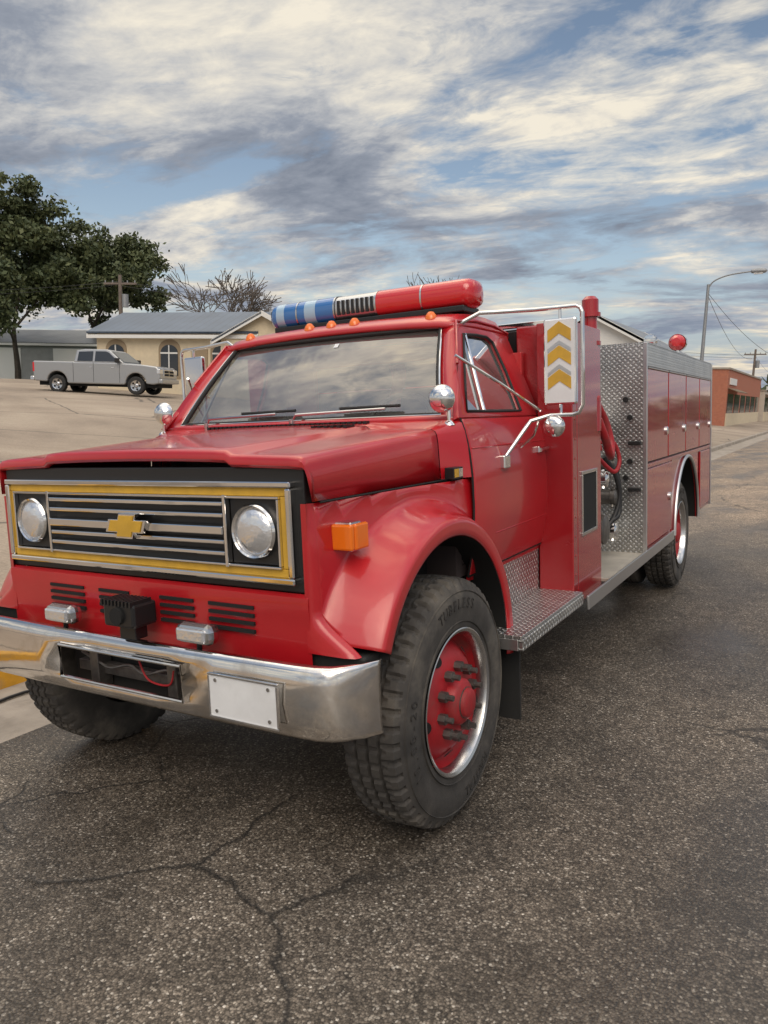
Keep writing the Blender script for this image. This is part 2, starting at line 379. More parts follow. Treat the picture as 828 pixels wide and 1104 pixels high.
boxes('underbody',[((-.78,.78),(-.56,.40),(.78,1.44)),((-.86,.86),(.40,1.50),(.66,.95)),((-.7,.7),(1.5,3.0),(.55,.9))],BLKM,P)
boxes('leaf_springs',[((.38,.46),(-.5,.5),(.50,.56)),((-.46,-.38),(-.5,.5),(.50,.56))],BLKM,P)

# ---- front fenders
yc,zc,ro=0.,.62,.565
YF=-.610
def base(y): return .872+.055*sm((y+.62)/.5)+.055*sm((y+.1)/.5)
def fx(y,z):
    d=math.hypot(y-yc,z-zc)-ro
    if z<zc: d=abs(y-yc)-ro
    b=base(y)-.012*sm((z-1.2)/.18); f=1-sm((d-.055)/.100)
    x=b+(1.098-b)*f
    if d<.012: x-=.008*(1-max(d,0)/.012)
    return x
DS=[0,.006,.012,.03,.05,.058,.066,.074,.082,.09,.098,.106,.114,.122,.130,.138,.146,.154,.165,.18,.21,.26,.34,.5,.9]
def fender(sg):
    rows=[]
    N=150
    for i in range(N+1):
        th=math.radians(24+(180+8-24)*i/N); dy,dz=-math.cos(th),math.sin(th)
        ts=[]
        if dy<0: ts.append((YF-yc)/dy)
        if dy>0: ts.append((.66-yc)/dy)
        if dz>0: ts.append((1.385-zc)/dz)
        if dz<0: ts.append((.52-zc)/dz)
        R=max(min(ts),ro+.02); row=[]
        for d_ in DS:
            r=min(ro+d_,R); y=yc+dy*r; z=zc+dz*r; row.append((sg*fx(y,z),y,z))
        rows.append(row)
    grid('front_fender',rows,RED,P,smooth=80,solid=.006)
    grid('wheel_arch_liner',[[(sg*1.085,yc-math.cos(a)*ro*1.003,zc+math.sin(a)*ro*1.003),(sg*1.0,yc-math.cos(a)*(ro+.02),zc+math.sin(a)*(ro+.02)),(sg*.78,yc-math.cos(a)*(ro+.02),zc+math.sin(a)*(ro+.02))] for a in [math.radians(22+168*k/40) for k in range(41)]],BLKM,P)
    rows=[]
    for k in range(40):
        z=.86+(1.385-.86)*k/39; xs=fx(YF,z)
        rows.append([(sg*xs,YF,z),(sg*(xs-.003),YF-.014,z),(sg*(xs-.012),YF-.026,z),(sg*(max(xs-.05,.852)),YF-.036,z),(sg*.830,YF-.036,z)])
    grid('fender_front',rows,RED,P,smooth=60)
    box('bumper_end_rubber',(sg*.80,sg*1.05),(-.62,-.50),(.80,.862),RUB,P,.01)
fender(1); fender(-1)
# ---- hood
def zt(y): return 1.552+.074*(y+.64)
prof=[(0,.030),(.28,.028),(.46,.024),(.53,.020),(.556,.005),(.66,.003),(.76,0),(.83,-.002),(.876,-.006),(.894,-.015),(.903,-.032),(.908,-.07)]
def hs_(y): return .956+.034*sm((y+.64)/.9)
rows=[]
st=[(-.628,-.048),(-.647,-.046),(-.656,-.036),(-.656,-.014),(-.648,-.004),(-.63,0)]+[(y,0) for y in np.linspace(-.56,.272,14)]
for y,dz in st:
    row=[]; s=hs_(y)
    for i,(x,h) in enumerate(prof):
        z=zt(max(y,-.62))+h+dz*(1 if i<9 else (.8,.55,.25)[i-9])
        row.append((x*s,y+(.008 if (i>=11 and y<-.6) else 0),z))
    row.append((.917*s,max(y,-.640),1.392))
    row=[(-a,b,c) for a,b,c in row[::-1]][:-1]+row
    rows.append(row)
grid('hood',rows,RED,P,smooth=40,solid=.004)
boxes('hood_vents',[((.30+.036*k,.318+.036*k),(.16,.23),(zt(.2)+.018,zt(.2)+.034)) for k in range(6)],BLK,P)
for sg in (-1,1): tube('hood_seam_shadow',[(sg*.890,-.61,1.3885),(sg*.902,-.3,1.3885),(sg*.918,.27,1.3885)],.0045,BLKM,P,6)
# ---- grille
GY=.042
def gb_(l): return [(a,(b[0]+GY,b[1]+GY),c) for a,b,c in l]
box('grille_surround',(-.842,.842),(-.676+GY,-.60+GY),(1.068,1.512),BLK,P,.006)
def frame(name,hx,z0,z1,t,y0,y1,m,bev=.006):
    boxes(name,gb_([((-hx,hx),(y0,y1),(z1-t,z1)),((-hx,hx),(y0,y1),(z0,z0+t)),((-hx,-hx+t),(y0,y1),(z0+t+.001,z1-t-.001)),((hx-t,hx),(y0,y1),(z0+t+.001,z1-t-.001))]),m,P,bev)
frame('grille_chrome_frame',.805,1.100,1.464,.024,-.712,-.66,CHR)
frame('grille_yellow_band',.781,1.124,1.440,.030,-.698,-.66,YEL,.003)
frame('grille_inner_chrome',.751,1.154,1.410,.009,-.711,-.66,CHR,.002)
boxes('grille_headlight_dividers',gb_([((-.512,-.498),(-.716,-.66),(1.150,1.414)),((.498,.512),(-.716,-.66),(1.150,1.414))]),CHR,P,.002)
gb=[((-.496,.496),(-.715,-.685),(z,z+.017)) for z in (1.372,1.330,1.232,1.190)]
gb.append(((-.496,.496),(-.722,-.685),(1.268,1.300)))
boxes('grille_bars',gb_(gb),CHR,P,.004)
boxes('headlight_panels',gb_([((-.741,-.514),(-.690,-.66),(1.164,1.400)),((.514,.741),(-.690,-.66),(1.164,1.400))]),BLK,P,.004)
for sg in (-1,1):
    c=(sg*.631,-.69+GY,1.284)
    lathe('headlight_bezel',[(.0,.098),(-.018,.100),(-.026,.094),(-.022,.088),(-.004,.086)],c,CHR,P,48,'y')
    lathe('headlight_lens',[(-.008,.087),(-.022,.075),(-.031,.05),(-.035,.02),(-.036,0)],c,HEADG,P,48,'y')
bt=[(-.118,-.026),(-.052,-.026),(-.060,-.050),(.036,-.050),(.044,-.026),(.098,-.026),(.118,.026),(.052,.026),(.060,.050),(-.036,.050),(-.044,.026),(-.098,.026)]
def prism(name,poly,y0,y1,m,zoff=0,sc=1,bevel=.002):
    n=len(poly); V=[(a*sc,y0,b*sc+zoff) for a,b in poly]+[(a*sc,y1,b*sc+zoff) for a,b in poly]
    F=[tuple(range(n)),tuple(range(2*n-1,n-1,-1))]+[(i,(i+1)%n,n+(i+1)%n,n+i) for i in range(n)]
    return mk(name,V,F,m,P,bevel=bevel)
prism('emblem_chrome',bt,-.736+GY,-.715+GY,CHR,1.284,1.0); prism('emblem_yellow',bt,-.740+GY,-.735+GY,YEL,1.284,.84,.001)
# ---- lower valance
rows=[]
for z,y in ((1.066,-.634),(1.055,-.649),(1.03,-.652),(.985,-.648),(.92,-.645),(.86,-.643),(.78,-.640)):
    rows.append([(x,y,z) for x in np.linspace(-.846,.846,9)])
grid('front_valance',rows,RED,P,smooth=40)
V=[]
for x0,x1 in ((-.56,-.34),(-.24,-.06),(.12,.30),(.38,.60)):
    for z in (.905,.935,.965,.995): V.append(((x0,x1),(-.657,-.63),(z,z+.013)))
boxes('valance_louvres',V,BLKM,P)
# ---- bumper
bp=[(0,-.775),(.5,-.772),(.85,-.764),(.93,-.757),(.98,-.740),(1.015,-.712),(1.058,-.655),(1.085,-.60),(1.088,-.585)]
bp=[(-a,b) for a,b in bp[::-1]][:-1]+bp
zs=[(.590,.03),(.594,.012),(.610,.0),(.655,-.008),(.72,-.014),(.79,-.008),(.832,0),(.848,.012),(.852,.03)]
xs_=sorted(set([a for a,b in bp]+[-.35,.35,-.7,-.2,0,.2,.7]))
yb=lambda x: np.interp(x,[a for a,b in bp],[b for a,b in bp])
rows=[]
for z,dy in zs: rows.append([(x,float(yb(x))+dy*(1 if abs(x)<1.02 else .4),z) for x in xs_])
Vv=[p for r in rows for p in r]; n=len(rows[0]); Ff=[]
for i in range(len(rows)-1):
    for j in range(n-1):
        if -.351<xs_[j] and xs_[j+1]<.351 and 3<=i<=4: continue
        Ff.append((i*n+j,i*n+j+1,(i+1)*n+j+1,(i+1)*n+j))
bo=mk('front_bumper',Vv,Ff,CHRB,P,smooth=50,solid=.006)
boxes('bumper_recess',[((-.45,.45),(-.640,-.63),(.56,.80))],BLKM,P)
tube('bumper_hole_lip',[(-.35,-.786,.655),(.35,-.786,.655),(.35,-.786,.79),(-.35,-.786,.79)],.008,CHRB,P,8,True)
tube('wiring',smoothpts([(-.32,-.70,.74),(-.2,-.71,.71),(-.12,-.72,.70),(-.02,-.71,.72),(.08,-.72,.70),(.2,-.71,.73),(.33,-.70,.71)]),.006,NUT,P,8)
tube('wiring',smoothpts([(.05,-.72,.75),(.12,-.74,.69),(.22,-.73,.68),(.25,-.73,.74)]),.004,REDW,P,8)
boxes('cross_member',[((-.36,.36),(-.69,-.65),(.655,.70)),((-.25,-.20),(-.72,-.65),(.60,.80)),((.20,.25),(-.72,-.65),(.60,.80))],NUT,P,.004)
box('licence_plate',(.50,.805),(-.797,-.793),(.635,.787),WHT,P,.001)
frame_pl=[((.495,.810),(-.801,-.790),(.785,.792)),((.495,.810),(-.801,-.790),(.628,.636)),((.495,.502),(-.801,-.790),(.637,.784)),((.803,.810),(-.801,-.790),(.637,.784))]
boxes('licence_plate_frame',frame_pl,CHR,P,.001)
for x in (.53,.77):
    for z in (.655,.768): cyl('plate_bolt',(x,-.801,z),(x,-.796,z),.007,CHRD,P,10)
for x in (-.386,.386):
    box('fog_light_housing',(x-.088,x+.088),(-.76,-.69),(.864,.944),CHRD,P,.028)
    box('fog_light_lens',(x-.070,x+.070),(-.770,-.752),(.878,.930),HEADG,P,.012)
    cyl('fog_light_bracket',(x,-.72,.84),(x,-.72,.87),.01,BLK,P,8)
box('siren_box',(-.04,.13),(-.80,-.68),(.905,1.0),BLK,P,.012)
boxes('siren_box_fins',[((-.045+.02*k,-.036+.02*k),(-.805,-.70),(.99,1.012)) for k in range(9)],BLK,P,.001)
cyl('siren_lens',(.045,-.812,.952),(.045,-.80,.952),.034,BLKM,P)
box('siren_bracket',(.0,.09),(-.76,-.70),(.85,.91),BLK,P,.003)
# turn signals
for sg in (-1,1):
    x0=fx(-.48,1.255)
    box('turn_signal_housing',(sg*(x0-.04),sg*(x0+.060)),(-.505,-.435),(1.200,1.305),CHRD,P,.006)
    box('turn_signal_lens',(sg*(x0-.010),sg*(x0+.078)),(-.530,-.507),(1.207,1.300),AMB,P,.008)
    box('turn_signal_side_lens',(sg*(x0+.058),sg*(x0+.082)),(-.505,-.42),(1.207,1.300),AMB,P,.008)
# ---- cab
ZB=[.90,.96,1.05,1.15,1.25,1.4,1.5,1.58,1.63,1.667]; XB=[.955,.968,.985,.996,1.0,.996,.985,.970,.955,.938]
CX=lambda z: float(np.interp(z,ZB,XB))
def ws(u,v,ex=0):
    bx,tx=.815+ex*.125,.672+ex*.085
    zb,zt_=1.675-ex*.022,2.112+ex*.030
    yb_,yt=.47-.075*(1-u*u)-ex*.045,.805-.045*(1-u*u)+ex*.005
    return ((bx+(tx-bx)*v)*u,yb_+(yt-yb_)*v-.02*math.sin(math.pi*v),zb+(zt_-zb)*v)
for sg in (-1,1):
    zl=list(np.linspace(.90,1.667,16))
    grid('cab_side',[[(sg*(CX(z)-.010),y,z) for z in zl] for y in (.425,.8,1.2,1.50)],RED,P,smooth=60)
    rows=[]
    for y in (.430,.44,.8,1.2,1.455,1.468):
        rows.append([(sg*(CX(z)+(.002 if y in(.430,1.468) else .004)),y,z) for z in np.linspace(.935,1.655,18)])
    grid('door',rows,RED,P,smooth=60,solid=.014,bevel=.004)
    for y in (.4265,1.4745): tube('door_gap',[(sg*(CX(z)-.004),y,z) for z in np.linspace(.93,1.66,14)],.0055,BLKM,P,6)
    tube('door_gap',[(sg*(CX(.93)-.004),.43,.930),(sg*(CX(.93)-.004),1.47,.930)],.0055,BLKM,P,6)
    tube('door_crease',[(sg*(CX(1.52)+.002),.44,1.52),(sg*(CX(1.52)+.002),1.46,1.52)],.005,RED,P,6)
    tube('door_crease_low',[(sg*(CX(1.10)+.001),.68,1.10),(sg*(CX(1.10)+.001),1.46,1.10)],.005,RED,P,6)
    cyl('door_handle',(sg*1.012,1.30,1.47),(sg*1.012,1.42,1.475),.011,CHR,P,12)
    box('door_handle_plate',(sg*.985,sg*1.01),(1.28,1.31),(1.455,1.49),CHR,P,.004)
    xb_=.980
    box('fender_badge',(sg*(xb_-.04),sg*(xb_+.004)),(.25,.345),(1.395,1.445),BLK,P,.002)
    box('fender_badge_yellow',(sg*(xb_+.0),sg*(xb_+.007)),(.258,.298),(1.402,1.438),YEL,P,.001)
    box('fender_badge_chrome',(sg*(xb_+.0),sg*(xb_+.007)),(.302,.338),(1.402,1.438),CHR,P,.001)
    SX=lambda z: .940-(z-1.667)*.40
    outer=[(.40,1.660),(.50,1.78),(.62,1.92),(.80,2.135),(1.05,2.155),(1.30,2.15),(1.47,2.12),(1.49,1.9),(1.50,1.66),(1.2,1.66),(.8,1.66)]
    inner=[(.515,1.688),(.585,1.78),(.685,1.90),(.835,2.075),(1.00,2.085),(1.14,2.085),(1.20,2.06),(1.225,1.9),(1.215,1.688),(1.05,1.688),(.8,1.688)]
    V=[(sg*SX(z),y,z) for y,z in outer]+[(sg*SX(z),y,z) for y,z in inner]; n=len(outer)
    mk('window_frame',V,[(i,(i+1)%n,n+(i+1)%n,n+i) for i in range(n)],RED,P,smooth=20,solid=.03,bevel=.004)
    mk('side_glass',[(sg*(SX(z)-.014),y,z) for y,z in inner],[tuple(range(n))],GLD,P)
    tube('window_seal',[(sg*(SX(z)+.001),y,z) for y,z in inner],.008,RUB,P,6,True)
    tube('vent_window_bar',[(sg*(SX(1.688)+.001),.72,1.688),(sg*(SX(2.08)+.001),.86,2.08)],.008,CHRD,P,6)
    tube('drip_rail',[(sg*(SX(z)+.010),y,z) for y,z in ((.60,1.915),(.79,2.14),(1.05,2.165),(1.30,2.16),(1.47,2.13))],.007,RED,P,6)
us=[-1+2*i/20 for i in range(21)]; vs_=[i/8 for i in range(9)]
loop=[(u,0) for u in us]+[(1,v) for v in vs_[1:]]+[(u,1) for u in us[::-1][1:]]+[(-1,v) for v in vs_[::-1][1:-1]]
n=len(loop)
V=[ws(u,v,0) for u,v in loop]+[ws(u,v,1) for u,v in loop]
mk('windshield_surround',V,[(i,(i+1)%n,n+(i+1)%n,n+i) for i in range(n)],RED,P,smooth=40,solid=.02,off=0)
grid('windshield',[[ws(u,v,-.03) for u in us] for v in vs_],GLS,P,smooth=180)
tube('windshield_seal',[Vector(ws(u,v,.02))+Vector((0,-.010,.004)) for u,v in loop],.011,RUB,P,8,True)
tube('windshield_trim',[Vector(ws(u,v,.12))+Vector((0,-.014,.006)) for u,v in loop],.004,CHR,P,6,True)
q=[Vector(ws(a,b,-.03))+Vector((0,-.004,.0)) for a,b in ((.11,.88),(.15,.88),(.15,.93),(.11,.93))]; mk('inspection_sticker',q,[(0,1,2,3)],WHT,P)
# cowl
hp=prof+[(.917,None)]
endp=[]
for i,(x,h) in enumerate(hp):
    if x<=.88:
        u=x/.905; endp.append(ws(u,0,1))
    else:
        endp.append({.894:(.952,.428,1.640),.903:(.967,.428,1.60),.908:(.982,.428,1.53),.917:(.996,.428,1.392)}[x])
rows=[]
for t in (0,.2,.45,.7,.9,1.):
    row=[]
    for i,(x,h) in enumerate(hp):
        s=hs_(.27); a=Vector((x*s,.280,(zt(.272)+h) if h is not None else 1.392)); b=Vector(endp[i])+Vector((0,.004,.003 if x<=.88 else 0))
        row.append(tuple(a.lerp(b,t)))
    row=[(-a,b,c) for a,b,c in row[::-1]][:-1]+row; rows.append(row)
grid('cowl',rows,RED,P,smooth=50)
boxes('cowl_side_lower',[((.90,.955),(.28,.425),(1.20,1.391)),((-.955,-.90),(.28,.425),(1.20,1.391))],BLKM,P)
boxes('cowl_vent',[((-.5+.03*k,-.482+.03*k),(.315,.345),(1.645,1.662)) for k in range(34)],BLK,P)
# roof
rows=[]
for y,dz,dx in ((.775,-.030,0),(.80,-.005,0),(.84,.02,.0),(.92,.043,0),(1.05,.055,0),(1.25,.055,0),(1.40,.045,0),(1.47,.02,0),(1.50,-.02,0)):
    row=[]
    for x,h in ((.758,-.045),(.762,-.03),(.75,-.014),(.72,-.003),(.66,.004),(.5,.012),(.25,.018),(0,.02)):
        bow=-.04*(1-(x/.76)**2) if y<.9 else 0
        row.append((x,y+bow,2.150+ (dz if x<.74 else dz*.3)+h))
    row=row+[(-a,b,c) for a,b,c in row[::-1]][1:]
    rows.append(row)
grid('roof',rows,RED,P,smooth=60,solid=.02)
boxes('cab_back_wall',[((-.93,.93),(1.46,1.495),(.92,1.70)),((-.76,.76),(1.46,1.495),(2.02,2.13)),((-.85,-.60),(1.46,1.495),(1.701,2.019)),((.60,.85),(1.46,1.495),(1.701,2.019))],RED,P,.004)
# interior
box('dashboard',(-.82,.82),(.44,.68),(1.40,1.655),DASH,P,.03)
box('seat_base',(-.8,.8),(.92,1.40),(1.05,1.22),SEAT,P,.04); box('seat_back',(-.8,.8),(1.30,1.44),(1.22,1.72),SEAT,P,.04)
boxes('cab_floor',[((-.93,.93),(.42,1.48),(.93,.98)),((-.93,.93),(.36,.42),(.93,1.40))],DASH,P)
for sg in (-1,1): box('door_trim_inside',(sg*.90,sg*.925),(.44,1.46),(.98,1.64),DASH,P)
sw=[(.40+.20*math.cos(a),.80+.09*math.sin(a),1.62+.175*math.sin(a)) for a in [2*math.pi*k/32 for k in range(32)]]
tube('steering_wheel',sw,.014,BLK,P,8,True)
tube('steering_spokes',[(.21,.80,1.62),(.40,.77,1.60),(.59,.80,1.62)],.012,BLK,P,8); cyl('steering_column',(.40,.77,1.60),(.40,.55,1.48),.03,BLK,P)
fl=[]
for i in range(9):
    fl.append([(.02+.05*math.sin(i*.9)*.3+ .10*j/6, 1.38+.02*math.sin(j*1.3+i*.5), 2.0-.34*i/8) for j in range(7)])
FLG=mat('flag_cloth',(.30,.05,.06),.9,var=(18,.5)); grid('flag',fl,FLG,P)
for x0,x1 in ((-.55,-.08),(.05,.55)):
    e0=Vector(ws(x0/.8,.0))+Vector((0,-.05,.0)); e1=Vector(ws(x1/.8,.07))+Vector((0,-.035,.01))
    tube('wiper_arm',[e0,e0+Vector((.03,-.01,.03)),e1],.007,CHRD,P,6); tube('wiper_blade',[Vector(ws((x1-.25)/.8,.10))+Vector((0,-.028,.008)),Vector(ws((x1+.12)/.8*.93,.10))+Vector((0,-.03,.01))],.008,RUB,P,6)
    cyl('wiper_pivot',e0+Vector((0,0,-.03)),e0+Vector((0,-.005,.01)),.014,CHRD,P,12)
for x in (-.6,-.15,0,.15,.6):
    zz_=2.150+.02+.012-(.012 if abs(x)>.5 else 0)
    yl=.85-.04*(1-(x/.76)**2)
    lathe('marker_light',[(0,.033),(.012,.033),(.03,.027),(.046,.014),(.050,0)],(x,yl,zz_-.012),AMB,P,20,'z')
# light bar
def lbar(name,x0,x1,m,r0=1.,cap0=False,cap1=False):
    rows=[]
    st=[(x0,1.),(x1,1.)]
    if cap0: st=[(x0,.0),(x0+.004,.5),(x0+.015,.8),(x0+.04,.96)]+[(x0+.07,1.),(x1,1.)]
    if cap1: st=st[:-1]+[(x1-.07,1.),(x1-.04,.96),(x1-.015,.8),(x1-.004,.5),(x1,.0)]
    for x,s in st:
        s*=r0; rows.append([(x,1.10+.105*s*math.copysign(abs(math.cos(a))**.7,math.cos(a)),2.315+.078*s*math.copysign(abs(math.sin(a))**.8,math.sin(a))) for a in [2*math.pi*k/40 for k in range(40)]])
    return grid(name,rows,m,P,smooth=50,close=True)
lbar('light_bar_blue_lens',-.60,-.38,LENSB,1,True,False); lbar('light_bar_blue_lens',-.375,-.115,LENSB)
lbar('light_bar_centre',-.112,.172,ALU,.96)
lbar('light_bar_red_lens',.17,.455,LENSR); lbar('light_bar_red_lens',.46,.76,LENSR,1,False,True)
for a,b in ((-.53,-.47),(-.32,-.24)): lbar('light_bar_blue_inset',a,b,LBLUE,1.006)
for x in (-.11,-.378,.17,.457): lbar('light_bar_clip',x-.005,x+.005,CHRD,1.02)
boxes('light_bar_siren_slots',[((-.085+.032*k,-.068+.032*k),(.995,1.01),(2.275,2.355)) for k in range(8)],BLK,P)
box('light_bar_base',(-.55,.71),(1.0,1.2),(2.215,2.248),BLK,P,.006)
box('light_bar_foot',(-.45,-.38),(1.02,1.18),(2.19,2.22),CHRD,P,.003); box('light_bar_foot',(.50,.57),(1.02,1.18),(2.19,2.22),CHRD,P,.003)
for sg in (-1,1):
    c=(sg*.875,.37,1.748)
    lathe('round_mirror',[(-.045,0),(-.042,.025),(-.032,.045),(-.015,.058),(.0,.064),(.008,.064),(.009,0)],c,CHR,P,32,'y')
    tube('round_mirror_stem',[(sg*.875,.385,1.745),(sg*.90,.39,1.70),(sg*.905,.385,1.625)],.009,CHR,P,8)
    lathe('round_mirror_foot',[(0,.028),(.012,.022),(.02,.012)],(sg*.905,.385,1.628),CHR,P,16,'z')
for sg in (-1,1):
    mx,my,mz=1.225,.99,1.915
    box('mirror_head',(sg*(mx-.083),sg*(mx+.083)),(my-.012,my+.022),(mz-.21,mz+.21),CHR,P,.012)
    if sg>0:
        box('mirror_sign_face',(sg*(mx-.074),sg*(mx+.074)),(my-.016,my-.0125),(mz-.20,mz+.20),WHT,P,.001)
        for k in range(3):
            zc_=mz-.115+.115*k-.02; h=.058
            poly=[(-.058,0),(0,.040),(.058,0),(.058,h),(0,h+.040),(-.058,h)]
            n=6; V=[(sg*mx+a,my-.019,zc_+b) for a,b in poly]+[(sg*mx+a,my-.015,zc_+b) for a,b in poly]
            mk('chevron',V,[(0,1,4,5),(1,2,3,4)]+[(i,(i+1)%n,n+(i+1)%n,n+i) for i in range(n)],YEL,P)
            V=[(sg*mx+a,my-.0185,zc_+b) for a,b in [(-.058,h+.006),(0,h+.046),(.058,h+.006),(.058,h+.024),(0,h+.064),(-.058,h+.024)]]
            if k<2: mk('chevron_grey',V,[(0,1,4,5),(1,2,3,4)],ALU,P)
    o1=mx+.11
    tube('mirror_loop',[(sg*.74,.86,2.13),(sg*.84,.90,2.18),(sg*(mx-.12),my-.02,2.175),(sg*(mx+.08),my,2.175),(sg*(o1-.01),my,2.165),(sg*o1,my,2.14),(sg*o1,my,1.70),(sg*(o1-.02),my,1.665),(sg*(o1-.05),my,1.655),(sg*(mx-.05),my-.01,1.655),(sg*(mx-.14),my-.05,1.63),(sg*1.01,.80,1.47),(sg*.995,.78,1.43)],.0105,CHR,P,10)
    tube('mirror_brace_top',[(sg*.86,.56,1.95),(sg*1.0,.75,1.82),(sg*(mx-.10),my-.02,1.68)],.008,CHR,P,8)
    tube('mirror_brace_low',[(sg*1.0,1.02,1.50),(sg*1.08,1.0,1.56),(sg*(mx-.10),my-.02,1.65)],.008,CHR,P,8)
    cyl('mirror_pivot_top',(sg*mx,my,mz+.20),(sg*mx,my,2.178),.008,CHR,P,8); cyl('mirror_pivot_low',(sg*mx,my,1.65),(sg*mx,my,mz-.20),.008,CHR,P,8)
    box('mirror_bracket',(sg*.985,sg*1.02),(.75,.83),(1.405,1.47),CHR,P,.006)
    lathe('convex_mirror',[(-.03,0),(-.027,.03),(-.018,.046),(-.004,.055),(.006,.055),(.007,0)],(sg*(mx-.03),my-.02,1.60),CHR,P,32,'y')
# ---- steps & pump section
HOSE=mat('black_hose',(.02,.02,.022),.5)
for sg in (-1,1):
    X=lambda a,b:(sg*a,sg*b)
    box('step_kick_plate',X(.93,.945),(.60,1.43),(.66,.925),DPY,P,.002)
    box('step_top',X(.93,1.20),(.46,1.43),(.650,.664),DPZ,P,.003)
    box('step_edge',X(1.185,1.206),(.46,1.43),(.595,.649),DPY,P,.003)
    box('step_front_edge',X(.93,1.184),(.455,.47),(.595,.649),ALU,P,.003)
    box('mud_flap',X(.84,1.13),(.615,.627),(.20,.64),RUB,P,.003)
    boxes('pump_module',[(X(.80,1.15),(1.515,2.02),(.565,2.165))],REDB,P,.008)
    boxes('pump_module_front_flange',[(X(.95,1.15),(1.43,1.514),(.565,2.165))],REDB,P,.006)
    box('module_opening',X(1.14,1.153),(1.60,1.88),(.975,1.31),BLKM,P,.001)
    boxes('module_opening_trim',[(X(1.148,1.160),(1.58,1.90),(1.31,1.33)),(X(1.148,1.160),(1.58,1.90),(.955,.975)),(X(1.148,1.160),(1.58,1.60),(.976,1.309)),(X(1.148,1.160),(1.88,1.90),(.976,1.309))],CHRD,P,.002)
    box('running_board',X(.70,1.22),(2.021,4.08),(.600,.622),CREAM,P,.003)
    box('running_board_edge',X(1.218,1.232),(1.44,4.08),(.560,.640),ALU,P,.003)
    box('pump_panel',X(.86,.90),(2.02,2.985),(.622,1.95),ALU,P,.002)
    for (y,z,r,mm) in ((2.25,1.0,.07,CHR),(2.25,.78,.055,CHR),(2.55,.85,.09,NUT),(2.85,1.05,.055,NUT),(2.6,1.20,.05,CHR),(2.85,.8,.055,CHR),(2.85,1.28,.045,NUT)):
        lathe('outlet',[(.0,r*1.3),(sg*.015,r*1.3),(sg*.02,r),(sg*.10,r),(sg*.105,r*1.15),(sg*.14,r*1.15),(sg*.15,r*.9),(sg*.155,0)],(sg*.90,y,z),mm,P,24)
        for q in (0,2.1,4.2): cyl('outlet_lug',(sg*1.02,y+r*1.1*math.cos(q),z+r*1.1*math.sin(q)),(sg*1.02,y+r*1.5*math.cos(q),z+r*1.5*math.sin(q)),.012,mm,P,8)
    for k in range(5):
        y=2.15+.17*k
        lathe('gauge',[(0,.055),(sg*.02,.055),(sg*.025,.045),(sg*.018,.04),(sg*.018,0)],(sg*.90,y,1.62+.06*(k%2)),CHR,P,24)
        cyl('gauge_face',(sg*.915,y,1.62+.06*(k%2)),(sg*.920,y,1.62+.06*(k%2)),.039,WHT,P)
        cyl('lever',(sg*.90,y,1.40),(sg*1.0,y,1.42),.008,CHR,P,8); cyl('lever_knob',(sg*1.0,y,1.42),(sg*1.03,y,1.425),.02,BLK if k%2 else RED,P,12)
    box('panel_black_strip',X(.895,.904),(2.05,2.95),(1.50,1.56),BLK,P,.001)
    for a in (0,1):
        tube('pump_hose',smoothpts([(sg*(.98),2.75+.1*a,1.35),(sg*1.04,2.82+.06*a,1.22),(sg*1.06,2.86,1.05-.1*a),(sg*1.02,2.80,.88),(sg*.93,2.7+.1*a,.80)]),.018,HOSE,P,10)
    tube('booster_hose',smoothpts([(sg*1.0,2.5,1.36),(sg*1.08,2.62,1.25),(sg*1.10,2.70,1.33),(sg*1.06,2.66,1.46),(sg*.98,2.55,1.45)]),.015,REDW,P,10)
    V=[];F=[]
    for k in range(14):
        v,f=tubeg([(sg*1.149,1.475,.64+.11*k),(sg*1.153,1.475,.64+.11*k)],.007,8); n=len(V); V+=v; F+=[tuple(i+n for i in q) for q in f]
    mk('rivets',V,F,REDB,P)
box('pump_house',(-.80,.80),(1.515,2.985),(.60,1.86),BLKM,P)
box('crosslay_frame',(-.79,.79),(1.60,1.62),(1.87,2.165),BLK,P,.004)
boxes('crosslay_rails',[((-.95,1.0),(1.54,1.57),(2.166,2.195)),((-.95,1.0),(2.0,2.03),(2.166,2.195)),((.2,.23),(1.571,1.999),(2.167,2.194)),((.62,.65),(1.571,1.999),(2.167,2.194))],CHR,P,.004)
for k in range(5): cyl('hose_coil',(.05+.12*k,1.63,2.06),(.05+.12*k,1.98,2.06),.055,CREAM,P,16)
box('control_box',(.25,.80),(1.565,1.598),(1.90,2.15),BLK,P,.006)
for x in (.36,.50,.66): 
    lathe('panel_gauge',[(0,.045),(-.015,.045),(-.018,.036),(-.010,.034),(-.010,0)],(x,1.565,2.03),CHRD,P,20,'y')
tube('suction_pipe',[(1.10,1.98,1.55),(1.10,1.98,1.70),(1.10,1.98,1.76),(1.10,1.98,1.78),(1.10,1.98,2.26),(1.10,1.98,2.262),(1.10,1.98,2.34),(1.10,1.98,2.36)],[.062,.062,.060,.042,.040,.050,.050,.03],REDB,P,24)
for z in (1.74,2.08,2.25): lathe('pipe_clamp',[(-.012,.045),(-.012,.062),(.012,.062),(.012,.045)],(1.10,1.98,z),REDB,P,24,'z')
hs=[(1.13,2.03,1.62),(1.15,2.12,1.50),(1.15,2.22,1.40),(1.13,2.34,1.38),(1.11,2.42,1.46),(1.08,2.40,1.60),(1.05,2.30,1.72)]
tube('hard_hose',smoothpts(hs),.026,REDW,P,12)
